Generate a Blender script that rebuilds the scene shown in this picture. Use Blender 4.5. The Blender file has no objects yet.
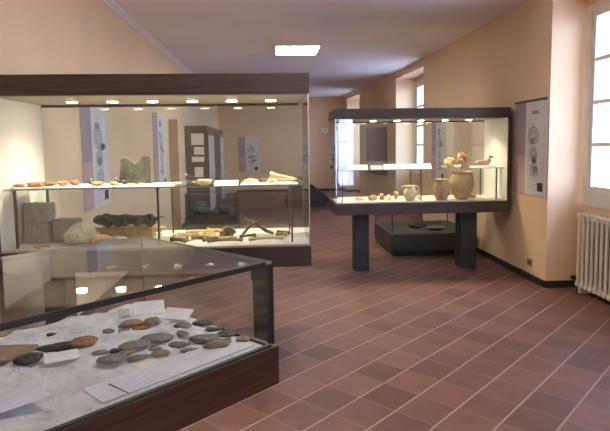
import bpy, bmesh, math, random
from mathutils import Vector, Matrix, noise
S = bpy.context.scene
COL = S.collection
rnd = random.Random(7)

# ------------------------------------------------------------------ materials
def new_mat(name):
    m = bpy.data.materials.new(name); m.use_nodes = True
    nt = m.node_tree; nt.nodes.clear()
    out = nt.nodes.new('ShaderNodeOutputMaterial')
    return m, nt, out
def N(nt, t, **kw):
    n = nt.nodes.new(t)
    for k, v in kw.items(): setattr(n, k, v)
    return n
def L(nt, a, b): nt.links.new(a, b)
def paint(name, c, rough=.6, spec=.4, var=.06, scale=6, bump=.0, bscale=60, metal=0.0, c2=None, coat=0.0):
    m, nt, out = new_mat(name)
    p = N(nt, 'ShaderNodeBsdfPrincipled'); L(nt, p.outputs[0], out.inputs[0])
    p.inputs['Roughness'].default_value = rough; p.inputs['Metallic'].default_value = metal
    p.inputs['Specular IOR Level'].default_value = spec; p.inputs['Coat Weight'].default_value = coat
    tc = N(nt, 'ShaderNodeTexCoord'); nz = N(nt, 'ShaderNodeTexNoise')
    nz.inputs['Scale'].default_value = scale; nz.inputs['Detail'].default_value = 5
    L(nt, tc.outputs['Object'], nz.inputs['Vector'])
    cr = N(nt, 'ShaderNodeValToRGB'); L(nt, nz.outputs['Fac'], cr.inputs[0])
    a = c2 if c2 else tuple(max(0, x*(1-var*2)) for x in c)
    b = c if c2 else tuple(min(1, x*(1+var)) for x in c)
    cr.color_ramp.elements[0].position = .32; cr.color_ramp.elements[0].color = (*a, 1)
    cr.color_ramp.elements[1].position = .68; cr.color_ramp.elements[1].color = (*b, 1)
    L(nt, cr.outputs[0], p.inputs['Base Color'])
    if bump:
        n2 = N(nt, 'ShaderNodeTexNoise'); n2.inputs['Scale'].default_value = bscale; n2.inputs['Detail'].default_value = 4
        L(nt, tc.outputs['Object'], n2.inputs['Vector'])
        bp = N(nt, 'ShaderNodeBump'); bp.inputs['Strength'].default_value = bump; bp.inputs['Distance'].default_value = .01
        L(nt, n2.outputs['Fac'], bp.inputs['Height']); L(nt, bp.outputs[0], p.inputs['Normal'])
    return m
def emit(name, c, s):
    m, nt, out = new_mat(name); e = N(nt, 'ShaderNodeEmission'); e.inputs[0].default_value = (*c, 1); e.inputs[1].default_value = s
    L(nt, e.outputs[0], out.inputs[0]); return m
def glass(name, tint=(.96, .98, .97), f0=.04, fmax=.96, rough=0.0):
    """thin clear pane: lets light straight through, mirrors more at grazing angles"""
    m, nt, out = new_mat(name)
    t = N(nt, 'ShaderNodeBsdfTransparent'); t.inputs[0].default_value = (*tint, 1)
    g = N(nt, 'ShaderNodeBsdfGlossy'); g.inputs['Roughness'].default_value = rough
    lw = N(nt, 'ShaderNodeLayerWeight'); lw.inputs[0].default_value = .5
    pw = N(nt, 'ShaderNodeMath', operation='POWER'); pw.inputs[1].default_value = 5
    ml = N(nt, 'ShaderNodeMath', operation='MULTIPLY_ADD'); ml.inputs[1].default_value = fmax; ml.inputs[2].default_value = f0
    L(nt, lw.outputs['Facing'], pw.inputs[0]); L(nt, pw.outputs[0], ml.inputs[0])
    mx = N(nt, 'ShaderNodeMixShader'); L(nt, ml.outputs[0], mx.inputs[0]); L(nt, t.outputs[0], mx.inputs[1]); L(nt, g.outputs[0], mx.inputs[2])
    L(nt, mx.outputs[0], out.inputs[0]); return m
def wood(name, c1, c2, rough=.35, axis=0):
    m, nt, out = new_mat(name)
    p = N(nt, 'ShaderNodeBsdfPrincipled'); L(nt, p.outputs[0], out.inputs[0]); p.inputs['Roughness'].default_value = rough
    p.inputs['Specular IOR Level'].default_value = .4
    tc = N(nt, 'ShaderNodeTexCoord'); mp = N(nt, 'ShaderNodeMapping')
    mp.inputs['Scale'].default_value = (1.2, 1.2, 22)
    nz = N(nt, 'ShaderNodeTexNoise'); nz.inputs['Scale'].default_value = 3; nz.inputs['Detail'].default_value = 6; nz.inputs['Distortion'].default_value = .6
    L(nt, tc.outputs['Object'], mp.inputs[0]); L(nt, mp.outputs[0], nz.inputs['Vector'])
    cr = N(nt, 'ShaderNodeValToRGB'); L(nt, nz.outputs['Fac'], cr.inputs[0])
    cr.color_ramp.elements[0].position = .35; cr.color_ramp.elements[0].color = (*c1, 1)
    cr.color_ramp.elements[1].position = .68; cr.color_ramp.elements[1].color = (*c2, 1)
    L(nt, cr.outputs[0], p.inputs['Base Color']); return m
def tile_mat():
    m, nt, out = new_mat('terracotta_tiles')
    p = N(nt, 'ShaderNodeBsdfPrincipled'); L(nt, p.outputs[0], out.inputs[0])
    tc = N(nt, 'ShaderNodeTexCoord'); sp = N(nt, 'ShaderNodeSeparateXYZ'); L(nt, tc.outputs['Object'], sp.inputs[0])
    ta = .8005
    def lin(cx, cy, off, pitch):
        a = N(nt, 'ShaderNodeMath', operation='MULTIPLY'); a.inputs[1].default_value = cx/pitch; L(nt, sp.outputs[0], a.inputs[0])
        b = N(nt, 'ShaderNodeMath', operation='MULTIPLY_ADD'); b.inputs[1].default_value = cy/pitch; L(nt, sp.outputs[1], b.inputs[0]); L(nt, a.outputs[0], b.inputs[2])
        c = N(nt, 'ShaderNodeMath', operation='SUBTRACT'); c.inputs[1].default_value = off/pitch - 100; L(nt, b.outputs[0], c.inputs[0])
        return c
    u = lin(math.sin(ta), math.cos(ta), 1.967, .2565)     # along the rows
    v = lin(math.cos(ta), -math.sin(ta), -2.345, .2495)   # across the rows
    def dist(x, w):
        f = N(nt, 'ShaderNodeMath', operation='FRACT'); L(nt, x.outputs[0], f.inputs[0])
        s = N(nt, 'ShaderNodeMath', operation='SUBTRACT'); s.inputs[1].default_value = .5; L(nt, f.outputs[0], s.inputs[0])
        a = N(nt, 'ShaderNodeMath', operation='ABSOLUTE'); L(nt, s.outputs[0], a.inputs[0])
        mr = N(nt, 'ShaderNodeMapRange'); mr.interpolation_type = 'SMOOTHSTEP'
        mr.inputs[1].default_value = .5 - w*1.5; mr.inputs[2].default_value = .5 - w*.6; L(nt, a.outputs[0], mr.inputs[0])
        return mr
    du, dv = dist(u, .014), dist(v, .022)
    ds = N(nt, 'ShaderNodeMath', operation='MULTIPLY'); ds.inputs[1].default_value = .42; L(nt, du.outputs[0], ds.inputs[0])
    mx = N(nt, 'ShaderNodeMath', operation='MAXIMUM'); L(nt, ds.outputs[0], mx.inputs[0]); L(nt, dv.outputs[0], mx.inputs[1])
    fu = N(nt, 'ShaderNodeMath', operation='FLOOR'); L(nt, u.outputs[0], fu.inputs[0])
    fv = N(nt, 'ShaderNodeMath', operation='FLOOR'); L(nt, v.outputs[0], fv.inputs[0])
    cb = N(nt, 'ShaderNodeCombineXYZ'); L(nt, fu.outputs[0], cb.inputs[0]); L(nt, fv.outputs[0], cb.inputs[1])
    wn = N(nt, 'ShaderNodeTexWhiteNoise', noise_dimensions='2D'); L(nt, cb.outputs[0], wn.inputs['Vector'])
    cr = N(nt, 'ShaderNodeValToRGB'); L(nt, wn.outputs['Value'], cr.inputs[0])
    cr.color_ramp.elements[0].color = (.128, .058, .041, 1); cr.color_ramp.elements[1].color = (.205, .092, .063, 1)
    nz = N(nt, 'ShaderNodeTexNoise'); nz.inputs['Scale'].default_value = 9; nz.inputs['Detail'].default_value = 6; L(nt, tc.outputs['Object'], nz.inputs['Vector'])
    ov = N(nt, 'ShaderNodeMix', data_type='RGBA', blend_type='OVERLAY'); ov.inputs[0].default_value = .35
    L(nt, cr.outputs[0], ov.inputs[6]); L(nt, nz.outputs['Fac'], ov.inputs[7])
    mc = N(nt, 'ShaderNodeMix', data_type='RGBA'); L(nt, mx.outputs[0], mc.inputs[0]); L(nt, ov.outputs[2], mc.inputs[6])
    mc.inputs[7].default_value = (.35, .215, .175, 1)
    L(nt, mc.outputs[2], p.inputs['Base Color'])
    rr = N(nt, 'ShaderNodeMapRange'); rr.inputs[3].default_value = .42; rr.inputs[4].default_value = .60; L(nt, nz.outputs['Fac'], rr.inputs[0]); L(nt, rr.outputs[0], p.inputs['Roughness'])
    p.inputs['Specular IOR Level'].default_value = .35
    bp = N(nt, 'ShaderNodeBump'); bp.inputs['Strength'].default_value = .35; bp.inputs['Distance'].default_value = .003; bp.invert = True
    L(nt, mx.outputs[0], bp.inputs['Height']); L(nt, bp.outputs[0], p.inputs['Normal'])
    return m

M = {}
M['floor'] = tile_mat()
M['wall'] = paint('peach_plaster', (.77, .558, .355), .75, .25, .03, 1.3, .15, 40)
M['ceiling'] = paint('ceiling_white', (.86, .83, .86), .8, .2, .02, 1, .1, 30)
M['cornice'] = paint('cornice_white', (.80, .74, .70), .6, .3, .02)
M['baseboard'] = paint('dark_baseboard', (.035, .028, .024), .4, .4, .1)
M['window_paint'] = paint('window_cream', (.74, .69, .60), .45, .4, .03)
M['window_glass'] = glass('window_glass', (.99, .99, 1), .04, .9)
M['dark_wood'] = wood('dark_brown_wood', (.040, .027, .023), (.070, .048, .041), .38)
M['red_wood'] = wood('reddish_dark_wood', (.050, .022, .015), (.105, .048, .032), .34)
M['case_lining'] = paint('cream_lining', (.78, .76, .70), .7, .2, .02)
M['panel_tan'] = paint('light_panel_tan', (.34, .31, .26), .6, .3, .02)
M['deck'] = paint('ivory_deck', (.62, .59, .53), .7, .2, .03, 20)
M['black'] = paint('black_lacquer', (.030, .034, .033), .45, .4, .1)
M['glass'] = glass('display_glass', (.965, .985, .975), .035)
M['glass_edge'] = paint('glass_edge', (.30, .38, .35), .2, .6, .05)
M['glass_edge_dark'] = paint('glass_edge_dark', (.05, .06, .055), .3, .6, .05)
M['steel'] = paint('dark_steel', (.10, .10, .095), .35, .5, .05, metal=.6)
M['chrome'] = paint('chrome', (.6, .6, .6), .2, .5, .02, metal=1)
M['bulb'] = emit('halogen_glow', (1, .83, .58), 26)
M['tube'] = emit('fluorescent_diffuser', (1, .97, .96), 15)
M['housing'] = paint('lamp_housing', (.78, .76, .76), .5, .3, .02)
M['radiator'] = paint('radiator_enamel', (.70, .65, .54), .4, .45, .03)
M['paper'] = paint('paper', (.86, .85, .86), .8, .1, .02)
M['paper_warm'] = paint('paper_warm', (.85, .80, .72), .8, .1, .02)
M['print_grey'] = paint('print_grey', (.30, .30, .33), .8, .1, .15, 30)
M['print_pale'] = paint('print_pale', (.58, .58, .56), .8, .1, .15, 30)
M['print_faint'] = paint('print_faint', (.70, .70, .76), .8, .1, .1)
M['print_dark'] = paint('print_dark', (.07, .06, .08), .8, .1, .1)
M['mauve'] = paint('print_mauve', (.40, .32, .35), .7, .2, .06, 3, c2=(.33, .26, .30))
M['pink'] = paint('print_pink', (.56, .36, .34), .7, .2, .06, 3)
M['poster'] = paint('poster_white', (.68, .66, .66), .5, .3, .03, 5)
M['cloth'] = paint('crumpled_white_cloth', (.72, .72, .73), .85, .1, .10, 14, 1.0, 40)
M['sheet'] = paint('bluish_white_sheet', (.74, .75, .84), .6, .2, .03)
M['clear'] = glass('clear_plastic', (.93, .95, .97), .08)
M['socket'] = paint('socket_grey', (.30, .30, .29), .4, .4, .03)
def rock(name, c, c2=None, bump=.6, rough=.7): return paint(name, c, rough, .3, .18, 22, bump, 90, c2=c2)
M['flint'] = rock('grey_flint', (.29, .26, .235), (.17, .15, .135))
M['flint_dark'] = rock('dark_flint', (.055, .055, .052), (.028, .03, .028), rough=.45)
M['flint_brown'] = rock('brown_flint', (.34, .25, .19), (.20, .155, .125))
M['ochre'] = rock('ochre_stone', (.42, .20, .10), (.25, .12, .07))
M['tan'] = rock('tan_stone', (.36, .24, .16), (.26, .16, .10))
M['terra'] = rock('terracotta', (.56, .27, .13), (.38, .17, .08))
M['bone'] = rock('yellow_bone', (.58, .43, .22), (.36, .25, .12))
M['bone_pale'] = rock('pale_bone', (.72, .62, .42), (.5, .4, .24))
M['bone_dark'] = rock('dark_bone', (.22, .17, .11), (.10, .08, .055))
M['grey_block'] = rock('grey_sandstone', (.42, .39, .35), (.32, .30, .27), .3)
M['lime'] = rock('pale_limestone', (.62, .58, .44), (.44, .42, .30))
M['pink_rock'] = rock('pink_rock', (.66, .42, .30), (.55, .34, .24))
M['pale_grey'] = rock('pale_grey_rock', (.50, .52, .48), (.38, .41, .36))
M['green_grey'] = rock('green_grey_rock', (.11, .12, .10), (.06, .07, .058), .5)
M['bronze'] = rock('dark_green_bronze', (.15, .17, .14), (.06, .075, .065))
M['pot_clay'] = rock('yellow_clay', (.54, .38, .18), (.40, .27, .13), .4)
M['pot_orange'] = rock('orange_clay', (.50, .31, .17), (.30, .19, .12), .5)
M['felt'] = paint('dark_felt', (.07, .075, .075), .9, .1, .1)
M['straw'] = rock('straw', (.55, .40, .18), (.4, .28, .12))

# ------------------------------------------------------------------ helpers
def obj(name, bm, mats, parent=None, smooth=False, loc=None):
    me = bpy.data.meshes.new(name)
    bmesh.ops.recalc_face_normals(bm, faces=bm.faces)
    if smooth:
        for f in bm.faces: f.smooth = True
    bm.to_mesh(me); bm.free()
    for m in (mats if isinstance(mats, (list, tuple)) else [mats]): me.materials.append(m)
    o = bpy.data.objects.new(name, me); COL.objects.link(o)
    if parent is not None:
        o.parent = parent
    if loc is not None: o.location = loc
    return o
def recenter(o):
    """move the origin of a world-built mesh to its base, so that it stands where it is"""
    vs = [v.co for v in o.data.vertices]
    c = Vector(((min(v.x for v in vs)+max(v.x for v in vs))/2, (min(v.y for v in vs)+max(v.y for v in vs))/2, min(v.z for v in vs)))
    o.data.transform(Matrix.Translation(-c)); o.location = c
    return o
def tag(o, label, cat, group=None):
    o['label'] = label; o['category'] = cat
    if group: o['group'] = group
    return o
def thing(name, label, cat, loc=(0, 0, 0), rz=0, group=None):
    o = bpy.data.objects.new(name, None); COL.objects.link(o); o.empty_display_size = .1
    o.location = loc; o.rotation_euler = (0, 0, rz)
    return tag(o, label, cat, group)
def struct(name, bm, m, smooth=False):
    o = obj(name, bm, m, None, smooth); o['kind'] = 'structure'; return o
def box(bm, x0, x1, y0, y1, z0, z1, mi=0, bev=0):
    vs = [bm.verts.new((x, y, z)) for x in (x0, x1) for y in (y0, y1) for z in (z0, z1)]
    fs = [bm.faces.new([vs[i] for i in q]) for q in ((0, 1, 3, 2), (4, 6, 7, 5), (0, 4, 5, 1), (2, 3, 7, 6), (0, 2, 6, 4), (1, 5, 7, 3))]
    for f in fs: f.material_index = mi
    if bev:
        es = {e for f in fs for e in f.edges}
        bmesh.ops.bevel(bm, geom=list(es), offset=bev, segments=2, affect='EDGES', profile=.6)
    return bm
def BX(*a, **k): return box(bmesh.new(), *a, **k)
def pane(x0, x1, y0, y1, z0, z1):
    """box whose two large faces are glass (slot 0) and whose rim shows the glass edge (slot 1)"""
    bm = BX(x0, x1, y0, y1, z0, z1)
    d = [x1-x0, y1-y0, z1-z0]; k = d.index(min(d))
    bm.normal_update()
    for f in bm.faces: f.material_index = 0 if abs(f.normal[k]) > .5 else 1
    return bm
def cyl(bm, p0, p1, r0, r1=None, n=12, cap=True):
    r1 = r0 if r1 is None else r1
    p0, p1 = Vector(p0), Vector(p1); d = p1-p0
    rot = d.to_track_quat('Z', 'Y').to_matrix().to_4x4()
    bmesh.ops.create_cone(bm, cap_ends=cap, segments=n, radius1=r0, radius2=r1, depth=d.length, matrix=Matrix.Translation((p0+p1)/2) @ rot)
    return bm
def tube(bm, pts, rs, n=8):
    rings = []
    for i, p in enumerate(pts):
        p = Vector(p); a = Vector(pts[max(i-1, 0)]); b = Vector(pts[min(i+1, len(pts)-1)])
        q = (b-a).to_track_quat('Z', 'Y'); r = rs[i] if isinstance(rs, (list, tuple)) else rs
        rings.append([bm.verts.new(p + q @ Vector((r*math.cos(t*2*math.pi/n), r*math.sin(t*2*math.pi/n), 0))) for t in range(n)])
    for A, B in zip(rings, rings[1:]):
        for t in range(n): bm.faces.new((A[t], A[(t+1) % n], B[(t+1) % n], B[t]))
    bm.faces.new(rings[0]); bm.faces.new(rings[-1][::-1]); return bm
def lathe(bm, prof, n=28, c=(0, 0, 0)):
    rings = []
    for r, z in prof: rings.append([bm.verts.new((c[0]+r*math.cos(t*2*math.pi/n), c[1]+r*math.sin(t*2*math.pi/n), c[2]+z)) for t in range(n)])
    for A, B in zip(rings, rings[1:]):
        for t in range(n): bm.faces.new((A[t], A[(t+1) % n], B[(t+1) % n], B[t]))
    bm.faces.new(rings[0]); bm.faces.new(rings[-1]); return bm
def stone_bm(Lx, Wy, Hz, seed=0, kind='pebble', sub=3, rough=.22):
    bm = bmesh.new(); bmesh.ops.create_icosphere(bm, subdivisions=sub, radius=1)
    off = Vector((seed*7.31, seed*3.17, seed*1.7))
    for v in bm.verts:
        n = v.co.normalized()
        k = 1 + rough*(noise.noise(n*1.3+off)*1.6 + .5*noise.noise(n*3.1+off) + .25*noise.noise(n*7+off))
        c = n*k
        if kind == 'blade':        # leaf-shaped flaked tool, pointed at +x
            t = min(1, max(0, (c.x+1)/2))
            c.y *= (1.05 - .75*t**1.6); c.z *= .9-.4*t
        if kind == 'slab': c.z = max(-.55, min(.55, c.z))*1.8
        v.co = Vector((c.x*Lx/2, c.y*Wy/2, c.z*Hz/2))
    z0 = min(v.co.z for v in bm.verts)
    cut = z0 + Hz*.12
    for v in bm.verts:
        if v.co.z < cut: v.co.z = cut
        v.co.z -= cut
    return bm
def stone(name, label, cat, x, y, z, Lx, Wy, Hz, rz, m, seed, kind='pebble', group=None, rough=.22, tilt=0, smooth=False, sub=3):
    o = obj(name, stone_bm(Lx, Wy, Hz, seed, kind, sub, rough), M[m], smooth=smooth)
    o.location = (x, y, z); o.rotation_euler = (0, tilt, rz)
    return tag(o, label, cat, group)

# ------------------------------------------------------------------ room
XL, XR, YR, YF, ZC = -1.68, 2.79, -5.0, 17.5, 3.03
XO = 3.15                                    # inner face of the wall behind the window recesses
struct('floor', BX(XL-.3, 4.0, YR-.3, YF+.3, -.12, 0), M['floor'])
struct('ceiling', BX(XL-.3, 4.0, YR-.3, YF+.3, ZC, ZC+.15), M['ceiling'])
struct('wall_left', BX(XL-.25, XL, YR-.25, YF+.25, 0, ZC), M['wall'])
struct('wall_far', BX(XL, 3.6, YF, YF+.25, 0, ZC), M['wall'])
DX0, DX1, DZ = 2.04, 2.70, 2.62
bm = bmesh.new(); box(bm, XL, DX0, YR-.25, YR, 0, ZC); box(bm, DX1, 3.6, YR-.25, YR, 0, ZC); box(bm, DX0, DX1, YR-.25, YR, DZ, ZC)
struct('wall_rear', bm, M['wall'])
recess = [(-3.2, -1.5, .86), (3.55, 5.28, .86), (9.8, 11.7, .86), (15.1, 16.8, .86)]   # y0, y1, sill height
def xo(y): return XO
def xr(y):                                   # the wall drifts inwards beyond the second window
    if y <= 9.8: return XR
    return 2.72 - (y-11.7)*.071
bm = bmesh.new()
def pier(ya, yb):
    a, b = xr(ya), xr(yb); vs = [bm.verts.new(p) for p in ((a, ya, 0), (3.6, ya, 0), (3.6, yb, 0), (b, yb, 0), (a, ya, ZC), (3.6, ya, ZC), (3.6, yb, ZC), (b, yb, ZC))]
    for q in ((0, 3, 2, 1), (4, 5, 6, 7), (0, 1, 5, 4), (1, 2, 6, 5), (2, 3, 7, 6), (3, 0, 4, 7)): bm.faces.new([vs[i] for i in q])
edges = [YR] + [e for r in recess for e in r[:2]] + [YF]
for i in range(0, len(edges), 2): pier(edges[i], edges[i+1])
ZH = 2.90
for y0, y1, zs in recess:
    x0 = xr(y0) if y0 < 9 else xr(max(y0, 11.7)) if y0 > 12 else 2.79
    xb = xr(y1)
    # header over the recess
    vs = [bm.verts.new(p) for p in ((x0, y0, ZH), (3.6, y0, ZH), (3.6, y1, ZH), (xb, y1, ZH), (x0, y0, ZC), (3.6, y0, ZC), (3.6, y1, ZC), (xb, y1, ZC))]
    for q in ((0, 3, 2, 1), (4, 5, 6, 7), (0, 1, 5, 4), (1, 2, 6, 5), (2, 3, 7, 6), (3, 0, 4, 7)): bm.faces.new([vs[i] for i in q])
    if zs > .2: box(bm, xo(y0), xo(y0)+.25, y0, y1, 0, zs)
    box(bm, xo(y0), xo(y0)+.25, y0, y1, 2.82, ZH)
struct('wall_right', bm, M['wall'])
# baseboards
bm = bmesh.new(); box(bm, XL, XL+.015, YR, YF, 0, .07); struct('baseboard_left', bm, M['baseboard'])
bm = bmesh.new(); box(bm, XL, xr(YF), YF-.015, YF, 0, .07); struct('baseboard_far', bm, M['baseboard'])
bm = bmesh.new()
def bb(p, q, t=.016):
    p, q = Vector((*p, 0)), Vector((*q, 0)); d = (q-p).normalized(); n = Vector((-d.y, d.x, 0))*t
    vs = [bm.verts.new(v) for v in (p, q, q+n, p+n)]; vt = [bm.verts.new(v.co+Vector((0, 0, .07))) for v in vs]
    bm.faces.new(vs); bm.faces.new(vt[::-1])
    for i in range(4): bm.faces.new((vs[i], vs[(i+1) % 4], vt[(i+1) % 4], vt[i]))
for i in range(0, len(edges), 2): bb((xr(edges[i]), edges[i]), (xr(edges[i+1]), edges[i+1]))
for y0, y1, zs in recess:
    if zs > .2:
        bb((xo(y0), y0), (xo(y0), y1)); bb((xo(y0), y1), (xr(y1), y1), .016); bb((xr(y0), y0), (xo(y0), y0), .016)
struct('baseboard_right', bm, M['baseboard'])
# cornices
bm = bmesh.new()
prof = [(0, 0), (.012, 0), (.02, .025), (.05, .045), (.055, .06), (0, .06)]
def corn(bm, x, y0, y1, sx, x1=None):
    x1 = x if x1 is None else x1
    A = [bm.verts.new((x+sx*a, y0, ZC-.06+b)) for a, b in prof]; B = [bm.verts.new((x1+sx*a, y1, ZC-.06+b)) for a, b in prof]
    k = len(prof)
    for i in range(k): bm.faces.new((A[i], A[(i+1) % k], B[(i+1) % k], B[i]))
    bm.faces.new(A); bm.faces.new(B[::-1])
corn(bm, XL, YR, YF, 1); struct('trim_1', bm, M['cornice'])

# windows
def window(n, y0, y1, zs):
    XO = xo(y0)
    ya, yb, za, zb = y0+.03, y1-.03, zs, 2.82
    root = bpy.data.objects.new('window_%d' % n, None); COL.objects.link(root); root['kind'] = 'structure'; root.location = (XO, (ya+yb)/2, za)
    off = -root.location
    def P(name, bm, m):
        bmesh.ops.translate(bm, verts=bm.verts, vec=off); return obj(name, bm, m, root)
    bm = bmesh.new(); w = .07
    xa, xb2 = XO-.02, XO+.07
    box(bm, xa, xb2, ya, ya+w, za, zb); box(bm, xa, xb2, yb-w, yb, za, zb); box(bm, xa, xb2, ya+w, yb-w, zb-w, zb); box(bm, xa, xb2, ya+w, yb-w, za, za+.12)
    P('window_frame', bm, M['window_paint'])
    ym = (ya+yb)/2
    for s, (a, b) in enumerate(((ya+w, ym), (ym, yb-w))):
        bm = bmesh.new(); xf, xg = XO, XO+.05; t = .05; zb0, zt0 = za+.12, zb-w
        box(bm, xf, xg, a, a+t, zb0, zt0); box(bm, xf, xg, b-t, b, zb0, zt0)
        box(bm, xf, xg, a+t, b-t, zb0, zb0+.075); box(bm, xf, xg, a+t, b-t, zt0-t, zt0)
        z0, z1 = zb0+.075, zt0-t
        k = max(2, round((z1-z0)/.42))
        for i in range(1, k):
            z = z0+(z1-z0)*i/k; box(bm, xf+.005, xg-.005, a+t, b-t, z-.019, z+.019)
        P('window_sash', bm, M['window_paint'])
        bm = BX(xf+.022, xf+.027, a+t, b-t, z0, z1); P('window_pane', bm, M['window_glass'])
    bm = bmesh.new(); cyl(bm, (XO-.05, ym, za+1.0), (XO, ym, za+1.0), .008); cyl(bm, (XO-.05, ym, za+.93), (XO-.05, ym, za+1.05), .009)
    P('window_handle', bm, M['chrome'])
for i, (y0, y1, zs) in enumerate(recess): window(i+1, y0, y1, zs)

# glazed door in the rear wall
root = bpy.data.objects.new('door_1', None); COL.objects.link(root); root['kind'] = 'structure'; root.location = (DX0, YR-.1, 0)
w_ = DX1-DX0
bm = bmesh.new(); box(bm, 0, .04, -.03, .06, 0, DZ); box(bm, w_-.04, w_, -.03, .06, 0, DZ); box(bm, .04, w_-.04, -.03, .06, DZ-.04, DZ); obj('door_frame', bm, M['window_paint'], root)
bm = bmesh.new(); box(bm, .045, .10, 0, .04, .01, DZ-.045); box(bm, w_-.10, w_-.045, 0, .04, .01, DZ-.045); box(bm, .10, w_-.10, 0, .04, .01, .16); box(bm, .10, w_-.10, 0, .04, DZ-.11, DZ-.045)
for k in range(1, 5): box(bm, .10, w_-.10, .008, .032, .16+k*.47, .185+k*.47)
obj('door_leaf', bm, M['window_paint'], root)
obj('door_pane', BX(.10, w_-.10, .018, .022, .16, DZ-.11), M['window_glass'], root)
bm = bmesh.new(); cyl(bm, (.07, .04, 1.05), (.07, .08, 1.05), .008); cyl(bm, (.07, .08, 1.05), (.17, .08, 1.05), .008); obj('door_handle', bm, M['chrome'], root)

# ground outside the windows and a pale facade across the courtyard
g = struct('ground', BX(4.05, 60, -60, 80, -4.2, -4.0), paint('courtyard_ground', (.42, .40, .37), .9, .1, .05, .5))

# ------------------------------------------------------------------ posters
def poster(name, label, org, u, n, w, h, style, group='information posters on the walls'):
    """org = lower left corner on the wall, u = reading direction, n = away from the wall"""
    r = thing(name, label, 'poster', org, 0, group)
    u, n = Vector(u), Vector(n)
    def B(bm, u0, u1, v0, v1, n0, n1):
        vs = []
        for a in (u0, u1):
            for b in (n0, n1):
                for c in (v0, v1): vs.append(bm.verts.new(u*a*w + n*b + Vector((0, 0, c*h))))
        for q in ((0, 1, 3, 2), (4, 6, 7, 5), (0, 4, 5, 1), (2, 3, 7, 6), (0, 2, 6, 4), (1, 5, 7, 3)): bm.faces.new([vs[i] for i in q])
        return bm
    obj('sheet', B(bmesh.new(), 0, 1, 0, 1, .004, .008), M['poster'], r)
    obj('mauve_band', B(bmesh.new(), .0, .34, .42, 1, .0082, .0088), M['mauve'], r)
    obj('pink_band', B(bmesh.new(), .0, .34, .0, .42, .0082, .0088), M['pink'], r)
    if style != 'plain':
        obj('hanging_rail', B(bmesh.new(), -.02, 1.02, .985, 1.01, .004, .02), M['steel'], r)
    rr = random.Random(style+label)
    bm = bmesh.new()       # printed pictures of finds
    for (cu, cv, ru) in ((.58, .63, .17), (.60, .44, .12), (.62, .27, .13)):
        for k in range(3):
            ring = []
            ro, ri = ru*(1-.3*k), ru*(1-.3*k-.14)
            n0 = 20
            O = [bm.verts.new(u*(cu+ro*math.cos(t*2*math.pi/n0))*w + n*.0092 + Vector((0, 0, cv*h+ro*w*.8*math.sin(t*2*math.pi/n0)))) for t in range(n0)]
            I = [bm.verts.new(u*(cu+ri*math.cos(t*2*math.pi/n0))*w + n*.0092 + Vector((0, 0, cv*h+ri*w*.8*math.sin(t*2*math.pi/n0)))) for t in range(n0)]
            for t in range(n0): bm.faces.new((O[t], O[(t+1) % n0], I[(t+1) % n0], I[t]))
    for k in range(5):
        a, b = .42+rr.random()*.3, .12+rr.random()*.75
        B(bm, a, a+.10+rr.random()*.12, b, b+.03+rr.random()*.04, .0085, .0091)
    obj('printed_pictures', bm, M['print_grey'], r)
    bm = bmesh.new()       # lines of small unreadable text
    for k in range(30):
        v = .05+.031*k
        a = .40+.04*rr.random(); B(bm, a, a+.18+.25*rr.random(), v, v+.009, .0085, .009)
    for k in range(16): B(bm, .90, .93, .3+.035*k, .3+.035*k+.022, .0085, .009)
    obj('printed_text', bm, M['print_pale'], r)
    obj('printed_emblem', B(bmesh.new(), .74, .90, .05, .14, .0092, .0096), M['print_dark'], r)
    return r
poster('hanging_poster', 'printed poster on peach wall between the glass case and the near window reveal', (XR, 6.01, .93), (0, -1, 0), (-1, 0, 0), .71, 1.01, 'rail')
poster('hanging_poster', 'mauve and white poster on left wall, the nearer of two seen through left case', (XL, 4.88, .93), (0, 1, 0), (1, 0, 0), .78, 1.06, 'plain')
poster('hanging_poster', 'pale poster on left wall, just before the tall dark cabinet', (XL, 7.78, .85), (0, 1, 0), (1, 0, 0), .90, 1.15, 'plain')
poster('hanging_poster', 'poster on the far end wall seen through the left glass case', (-1.08, YF, .66), (1, 0, 0), (0, -1, 0), .70, 1.12, 'plain')
poster('hanging_poster', 'narrow-looking poster on right wall behind the raised case on two legs', (XR, 9.25, .85), (0, -1, 0), (-1, 0, 0), .75, 1.05, 'plain')
r = thing('notice_board', 'tall grey-mauve board on the right wall between the two far windows', 'board', (xr(13.3), 13.3, .75))
bm = bmesh.new(); box(bm, -.03, -.004, -.95, .95, 0, 1.15); obj('panel', bm, paint('board_grey', (.26, .23, .24), .7, .2, .05), r)
r.rotation_euler = (0, 0, .071)

# socket
r = thing('wall_socket', 'grey wall socket low on peach wall under the poster', 'socket', (XR, 5.615, .155))
obj('plate', BX(-.009, 0, -.055, .055, 0, .08, bev=.002), M['socket'], r)
obj('outlet', BX(-.012, -.008, -.03, -.004, .022, .058), M['black'], r); obj('outlet', BX(-.012, -.008, .006, .032, .022, .058), M['black'], r)
# small alarm box high on the far wall
r = thing('wall_mounted_alarm', 'small white box high on the far end wall, left of raised case', 'alarm box', (1.72, YF, 1.88))
obj('cover', BX(-.11, .11, -.05, 0, 0, .16, bev=.01), M['housing'], r)
obj('lens', BX(-.04, .04, -.058, -.049, .05, .10), M['print_pale'], r)

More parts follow.
